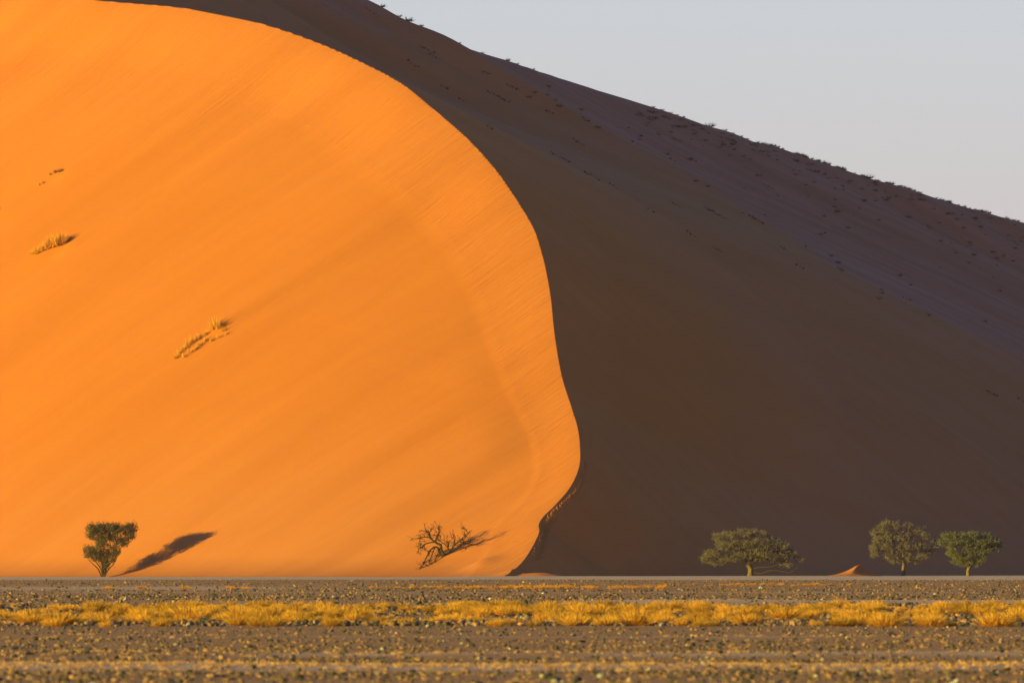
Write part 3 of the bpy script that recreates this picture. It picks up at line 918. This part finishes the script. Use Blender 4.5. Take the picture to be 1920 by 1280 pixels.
# the dead tree half buried on the lower face
def dead_tree():
    g = random.Random(5)
    h0 = hit(834, 1042)
    root = empty('dead_tree', h0)
    tag(root, 'bare twisted dead tree leaning on the lit sand near the crest foot', 'tree')
    D = h0.y
    S = 5.333
    def Q(X_, Y_): return (750 + X_ / S, 960 + Y_ / S)
    limbs = [
        ([(445, 440), (415, 380), (405, 330), (350, 295), (300, 250), (290, 205), (255, 175)], .26, .05, 9),
        ([(350, 295), (372, 240), (390, 195), (380, 150)], .12, .03, 6),
        ([(300, 252), (240, 248), (180, 255)], .10, .03, 7),
        ([(352, 297), (262, 312), (212, 350), (180, 375)], .11, .03, 7),
        ([(435, 440), (395, 400), (382, 358), (350, 346), (310, 372), (270, 440), (230, 520), (190, 568)], .17, .05, 9),
        ([(432, 450), (370, 488), (300, 520), (232, 550), (188, 572)], .13, .04, 9),
        ([(350, 348), (322, 420), (292, 500), (244, 546)], .09, .03, 7),
        ([(385, 365), (372, 430), (336, 500), (320, 525)], .08, .03, 4),
        ([(445, 440), (478, 405), (480, 345), (486, 290)], .18, .07, 3),
        ([(480, 350), (415, 296), (372, 272)], .08, .03, 4),
        ([(480, 405), (520, 360), (542, 300), (540, 250)], .13, .04, 6),
        ([(520, 345), (592, 290), (642, 240), (692, 200)], .11, .03, 8),
        ([(500, 392), (572, 350), (640, 312), (692, 285)], .11, .03, 8),
        ([(540, 330), (600, 320), (660, 290)], .07, .02, 5),
    ]
    for k, (poly, r0, r1_, ntw) in enumerate(limbs):
        pts = []
        bend = g.uniform(-.9, .6) if k else 0
        for i, q in enumerate(poly):
            px, py = Q(*q)
            t = i / (len(poly) - 1)
            y = D + bend * t
            hh = hit(px, py)
            if hh is not None: y = min(y, hh.y - .05) if k not in (0, 8) or i else D
            if i == 0 and q == (445, 440): y = D
            pts.append(np.array([(px - 960) / F * y, y, CH + (HY - py) / F * y]) - np.array(h0))
        sp = spline(pts, 5)
        pp, pr, rr = [], [], []
        for i, q in enumerate(sp):
            pp.append(q + np.array([g.gauss(0, .02), g.gauss(0, .02), g.gauss(0, .02)])); pr.append(i - 1); rr.append(r0 + (r1_ - r0) * i / len(sp))
        nmain = len(pp)
        def twig(j, dirv, L, r, depth):
            prev = j; p = np.array(pp[j]); dv2 = dirv / np.linalg.norm(dirv)
            n_ = max(2, int(L / .18))
            for s in range(n_):
                dv2 = dv2 + np.array([g.gauss(0, .22), g.gauss(0, .22), g.gauss(0, .2)]); dv2 /= np.linalg.norm(dv2)
                p = p + dv2 * L / n_
                pp.append(p.copy()); pr.append(prev); rr.append(max(.02, r * (1 - .7 * s / n_))); prev = len(pp) - 1
                if depth < 3 and g.random() < .55:
                    twig(prev, dv2 + np.array([g.gauss(0, .7), g.gauss(0, .6), g.gauss(.1, .6)]), L * .6, r * .65, depth + 1)
        down = k in (4, 5, 6)
        for _ in range(ntw):
            j = g.randrange(nmain // 3, nmain)
            ax_ = pp[min(j + 1, nmain - 1)] - pp[max(j - 2, 0)]; ax_ = ax_ / (np.linalg.norm(ax_) + 1e-6)
            twig(j, ax_ + np.array([g.gauss(0, .7), g.gauss(-.1, .6), g.gauss(-.3 if down else .25, .6)]), g.uniform(.45, 1.15) * (.65 if down else 1), .045, 0)
        V, Fq = tubes(pp, pr, rr, 6)
        link('trunk' if k == 0 else 'branch', mesh_np('branch', V, Fq, None, True), M_DEAD, root)
dead_tree()

# ------------------------------------------------------------------ sand hump between the right trees
def hump():
    cx, cy = hit_plain = ((1600 - 960) / F * 1112, 1112.0)
    xs = np.linspace(-5.2, 6.0, 90); ys = np.linspace(-7, 7, 70)
    A, B = np.meshgrid(xs, ys)
    # crest line runs from the near left up to the far right; the shaded side faces right
    crest_x = .35 + .55 * np.tanh(B / 2.2) + .12 * B
    dxx = A - crest_x
    hgt = 1.62 * np.exp(-np.abs((B - 1.6) / 3.0) ** 2.0)
    prof = np.where(dxx < 0, np.exp(-(-dxx / 2.0) ** 1.25), np.exp(-(dxx / 1.35) ** 1.3))
    Zz = hgt * prof - .10 + .25 * np.exp(-(A / 3) ** 2 - ((B + 3) / 2.2) ** 2) + .03 * vnoise(A / .8, B / .8, 71) * prof
    V = np.stack([A.ravel(), B.ravel(), Zz.ravel()], -1)
    o = link('sand_mound', mesh_np('sand_mound', V, grid_faces(len(xs), len(ys)), np.tile(np.array([[.85, 0, .5]]), (V.shape[0], 1)), True), M_SAND)
    o.location = (cx, cy, float(ground_z(cx, cy)))
    tag(o, 'small orange sand mound with a lit crest between the trees on the right', 'sand mound')
hump()

# ------------------------------------------------------------------ grass on the dune
TUFTS = {}
def clump_obj(name, spots, seed, label, cat='grass clump', cols=(GOLD_A, GOLD_B), n=130, group=None, width=.03, lean=1.0, hgt=.9):
    P = [(hit(px, py), s) for px, py, s in spots]
    P = [(p, s) for p, s in P if p is not None]
    key = (cols, n, width, lean, hgt)
    if key not in TUFTS:
        TUFTS[key] = [mesh_np('tuft', *blades(n, hgt, hgt * .8, 9000 + 7 * len(TUFTS) + i, width, lean, 3, cols[0], cols[1], .3)) for i in range(4)]
    g = random.Random(seed)
    root = empty(name, P[0][0])
    tag(root, label, cat, group)
    for i, (p, s) in enumerate(P):
        o = link('tuft', TUFTS[key][i % 4], M_GRASS, root)
        o.location = p - P[0][0] - Vector((0, 0, .05))
        o.scale = (s, s, s); o.rotation_euler = (0, 0, g.uniform(0, 6.2))
    return root
SG = 'golden grass clumps on the lit dune face'
clump_obj('grass_clump', [(118, 458, 1.15), (108, 462, 1.3), (98, 464, 1.3), (88, 468, 1.1), (80, 471, .8), (68, 477, .8), (60, 478, .5), (124, 454, .8)], 301,
          'tall golden grass clump high on the left of the lit dune', group=SG, n=130, width=.04, hgt=1.7, lean=.85)
clump_obj('grass_clump', [(404, 614, 1.0), (398, 618, .8), (408, 618, .9), (385, 628, .5), (372, 636, .7), (362, 642, .7), (352, 648, .7), (345, 656, .6), (335, 664, .6), (328, 672, .6),
                          (385, 640, .55), (375, 648, .55), (366, 656, .6), (356, 662, .55), (345, 670, .5), (418, 622, .5), (424, 628, .45), (410, 634, .45), (396, 640, .45)], 302,
          'long trailing patch of golden grass in the middle left of the lit dune', group=SG, n=85, width=.04, hgt=1.8, lean=.9)
clump_obj('grass_clump', [(112, 323, .45), (104, 325, .45), (95, 328, .3), (82, 344, .3), (75, 348, .25), (116, 322, .4)], 303,
          'faint low line of grass at the upper left of the lit dune', group=SG, n=90, hgt=1.6, width=.05, cols=((.30, .13, .04), (.2, .08, .03)))
clump_obj('grass_clump', [(1, 392, .4), (-4, 394, .5)], 304, 'tiny grass tuft cut by the left edge on the lit dune', group=SG, n=60, cols=((.30, .13, .04), (.2, .08, .03)))

# ------------------------------------------------------------------ scrub on the shaded flank and the skyline
SH_A, SH_B = (.19, .10, .065), (.10, .055, .04)
PALE_A, PALE_B = (.38, .22, .13), (.26, .15, .09)
def shrub_mesh(seed, cols, n=70):
    v, f, c = blades(n, 0.95, 1.5, seed, .075, 2.5, 2, cols[0], cols[1], .2)
    return mesh_np('shrub', v, f, c)
SH = [shrub_mesh(400 + i, (SH_A, SH_B)) for i in range(3)]
PH = [shrub_mesh(410 + i, (PALE_A, PALE_B)) for i in range(3)]
def put_shrub(p, s, meshes, label, group, name='shrub', cat='shrub', sz=1.0):
    o = link(name, rnd.choice(meshes), M_GRASS)
    s = s * .95
    o.location = (p.x, p.y, p.z - .05 * s); o.scale = (s, s, s * sz); o.rotation_euler = (0, 0, rnd.uniform(0, 6))
    tag(o, label, cat, group)
    return o
def crest_point(px):
    """the point of the far crest seen in this column"""
    ys = np.arange(1200, 1700, .5); xs = (px - 960) / F * ys
    row = HY - F * (gz(xs, ys) - CH) / ys
    k = int(np.argmin(row)); return Vector((float(xs[k]), float(ys[k]), float(gz(xs[k], ys[k]))))
BIG = [(716, .9, 'thin shrub on the skyline next to the top edge'), (748, .7, 'wispy grass on the skyline between the two topmost shrubs'),
       (766, 1.2, 'bushy shrub on the skyline, largest one near the top edge'), (790, .6, 'low shrub just below the bushy one near the top of the skyline'),
       (951, .8, 'lone shrub on the bare upper part of the skyline'),
       (1331, 1.15, 'round dark bush halfway down the skyline'), (1359, .6, 'small shrub right after the round dark bush'),
       (1402, .45, 'tiny shrub standing alone where the skyline begins to roughen'),
       (1500, .8, 'rounded shrub on the lumpy middle of the skyline'), (1628, 1.3, 'widest low bush on the right part of the skyline'),
       (1242, .5, 'first small shrub above the open stretch of skyline'), (1668, .7, 'shrub on the skyline soon after the widest bush')]
for px, s, lab in BIG:
    put_shrub(crest_point(px), s, SH, lab, 'shrubs that stand out on the skyline')
lab_s = 'small dark shrub in the row along the right part of the skyline'
for i in range(85):
    px = 1420 + 520 * rnd.random() ** .9
    p = crest_point(px)
    put_shrub(p, rnd.uniform(.3, .75), SH, lab_s, 'small shrubs along the skyline')
for px in (905, 970, 862, 1000, 1225, 1258, 1270, 1282, 1375, 1390):
    put_shrub(crest_point(px), rnd.uniform(.3, .5), SH, 'tiny shrub on the thinly grown upper skyline', 'tiny shrubs on the upper skyline')
sky_line = np.array([(690, 0), (880, 91), (1240, 205), (1520, 296), (1920, 416)])
for i in range(150):
    px = rnd.uniform(1180, 1925)
    top = np.interp(px, sky_line[:, 0], sky_line[:, 1])
    py = top + 8 + abs(rnd.gauss(0, 1)) * (18 + 30 * (px - 1180) / 740)
    p = hit(px, py)
    if p is None: continue
    put_shrub(p, rnd.uniform(.3, .7), PH if rnd.random() < .7 else SH, 'pale dry shrub on the scrubby slope under the skyline', 'dry shrubs scattered below the skyline')
for i in range(45):
    px = rnd.uniform(900, 1915)
    lo_ = np.interp(px, [760, 900, 1920], [60, 110, 690]); top = np.interp(px, sky_line[:, 0], sky_line[:, 1])
    py = rnd.uniform(top + 20, lo_ + 25)
    p = hit(px, py)
    if p is None: continue
    put_shrub(p, rnd.uniform(.3, .75), SH, 'small dark shrub on the shaded grey slope', 'dark shrubs on the shaded grey slope')
# dark grass streaks on the red-brown flank
STK = [(800, 95, 26), (815, 108, 18), (775, 122, 20), (832, 165, 12), (865, 190, 8), (918, 240, 8), (930, 180, 30), (962, 165, 22), (945, 188, 18), (1050, 295, 34),
       (1085, 268, 20), (1110, 330, 26), (1098, 225, 12), (1262, 300, 10), (1270, 385, 16), (1300, 300, 8), (1030, 212, 12), (1190, 270, 10), (1418, 412, 26),
       (1345, 468, 18), (1500, 500, 14), (1505, 460, 10), (1340, 400, 40), (1295, 440, 14), (1575, 505, 12), (1470, 468, 12), (1700, 560, 12), (1860, 738, 16), (1915, 752, 10),
       (900, 100, 14), (700, 25, 22), (1150, 350, 14), (1220, 395, 10), (1390, 350, 10), (1440, 350, 14)]
ORD = 'first second third fourth fifth sixth seventh eighth ninth tenth eleventh twelfth thirteenth fourteenth fifteenth sixteenth seventeenth eighteenth nineteenth twentieth'.split()
STK.sort()
for si, (px, py, ln) in enumerate(STK):
    k = max(2, int(ln / 4))
    spots = [(px + ln * (i / (k - 1) - .5) + rnd.uniform(-1, 1), py + ln * .55 * (i / (k - 1) - .5) + rnd.uniform(-1.5, 1.5), rnd.uniform(.28, .6)) for i in range(k)]
    if hit(*spots[0][:2]) is None: continue
    clump_obj('grass_streak', spots, int(px), ('%s dark grass streak on the shaded flank, %s from the %s among the streaks' % ('long' if ln > 20 else 'short', ORD[si] if si < 18 else ORD[len(STK) - 1 - si], 'left' if si < 18 else 'right')).replace(', first from the', ', the outermost on the'), cols=(SH_A, SH_B), n=60, group='dark grass streaks on the shaded flank', width=.06, lean=1.3, hgt=.8)

# ------------------------------------------------------------------ footprints beside the crest foot
def footprints():
    path = spline([(1096, 868), (1093, 890), (1083, 916), (1060, 941), (1038, 964), (1028, 979), (1022, 1000), (1015, 1018), (1010, 1035), (1004, 1050)], 26)
    g = random.Random(9)
    V, Fs = [], []; off = 0
    for i, (px, py) in enumerate(path):
        t = i / len(path)
        for _ in range(1 if t < .45 else 2):
            q = hit(px + 2 + g.gauss(0, 1.2 + 3.2 * t * t), py + g.gauss(0, 1.0))
            if q is None: continue
            r = g.uniform(.13, .23)
            # a raised rim round a hollow, tilted with the slope
            ex = .05
            sx = float(gz(q.x + .3, q.y) - gz(q.x - .3, q.y)) / .6; sy = float(gz(q.x, q.y + .3) - gz(q.x, q.y - .3)) / .6
            n = 8
            for ring, (rr, hh) in enumerate(((1.5, -.02), (1.0, .09), (.45, -.04))):
                for k in range(n):
                    a = 2 * math.pi * k / n
                    dx, dy = math.cos(a) * r * rr, math.sin(a) * r * rr * 1.3
                    h_ = hh * (1.6 if dx * .5 - dy > 0 else .9)
                    V.append((q.x + dx, q.y + dy, q.z + sx * dx + sy * dy + h_ * g.uniform(.7, 1.3)))
            for ring in range(2):
                for k in range(n):
                    a0 = off + ring * n + k; a1 = off + ring * n + (k + 1) % n
                    Fs.append((a0, a1, a1 + n, a0 + n))
            off += 3 * n
    me = mesh_np('footprints', np.array(V), np.array(Fs), np.tile(np.array([[.9, 0, .5]]), (len(V), 1)), True)
    tag(link('footprints', me, M_SAND), 'trail of footprints climbing the shaded sand beside the crest', 'footprints', kind='stuff')
footprints()

# ------------------------------------------------------------------ thin haze in the air
def haze():
    x0, x1, y0, y1, z0, z1 = -3400, 3400, -600, 9600, -6.0, 150.0
    z0, z1 = -3.0, max(150.0, float(Z.max()) + 8)
    V = np.array([(x, y, z) for x in (x0, x1) for y in (y0, y1) for z in (z0, z1)])
    Fq = np.array([(0, 1, 3, 2), (4, 6, 7, 5), (0, 4, 5, 1), (2, 3, 7, 6), (0, 2, 6, 4), (1, 5, 7, 3)])
    mt = bpy.data.materials.new('haze'); mt.use_nodes = True
    t = mt.node_tree; t.nodes.clear()
    out = t.nodes.new('ShaderNodeOutputMaterial')
    pv = t.nodes.new('ShaderNodeVolumePrincipled')
    pv.inputs['Color'].default_value = (0.72, 0.48, 1.0, 1)
    pv.inputs['Density'].default_value = HAZE_DENSITY
    pv.inputs['Anisotropy'].default_value = 0.0
    t.links.new(pv.outputs[0], out.inputs['Volume'])
    tag(link('haze', mesh_np('haze', V, Fq), mt), kind='stuff', label='thin bluish haze in the dry air over the plain')
haze()
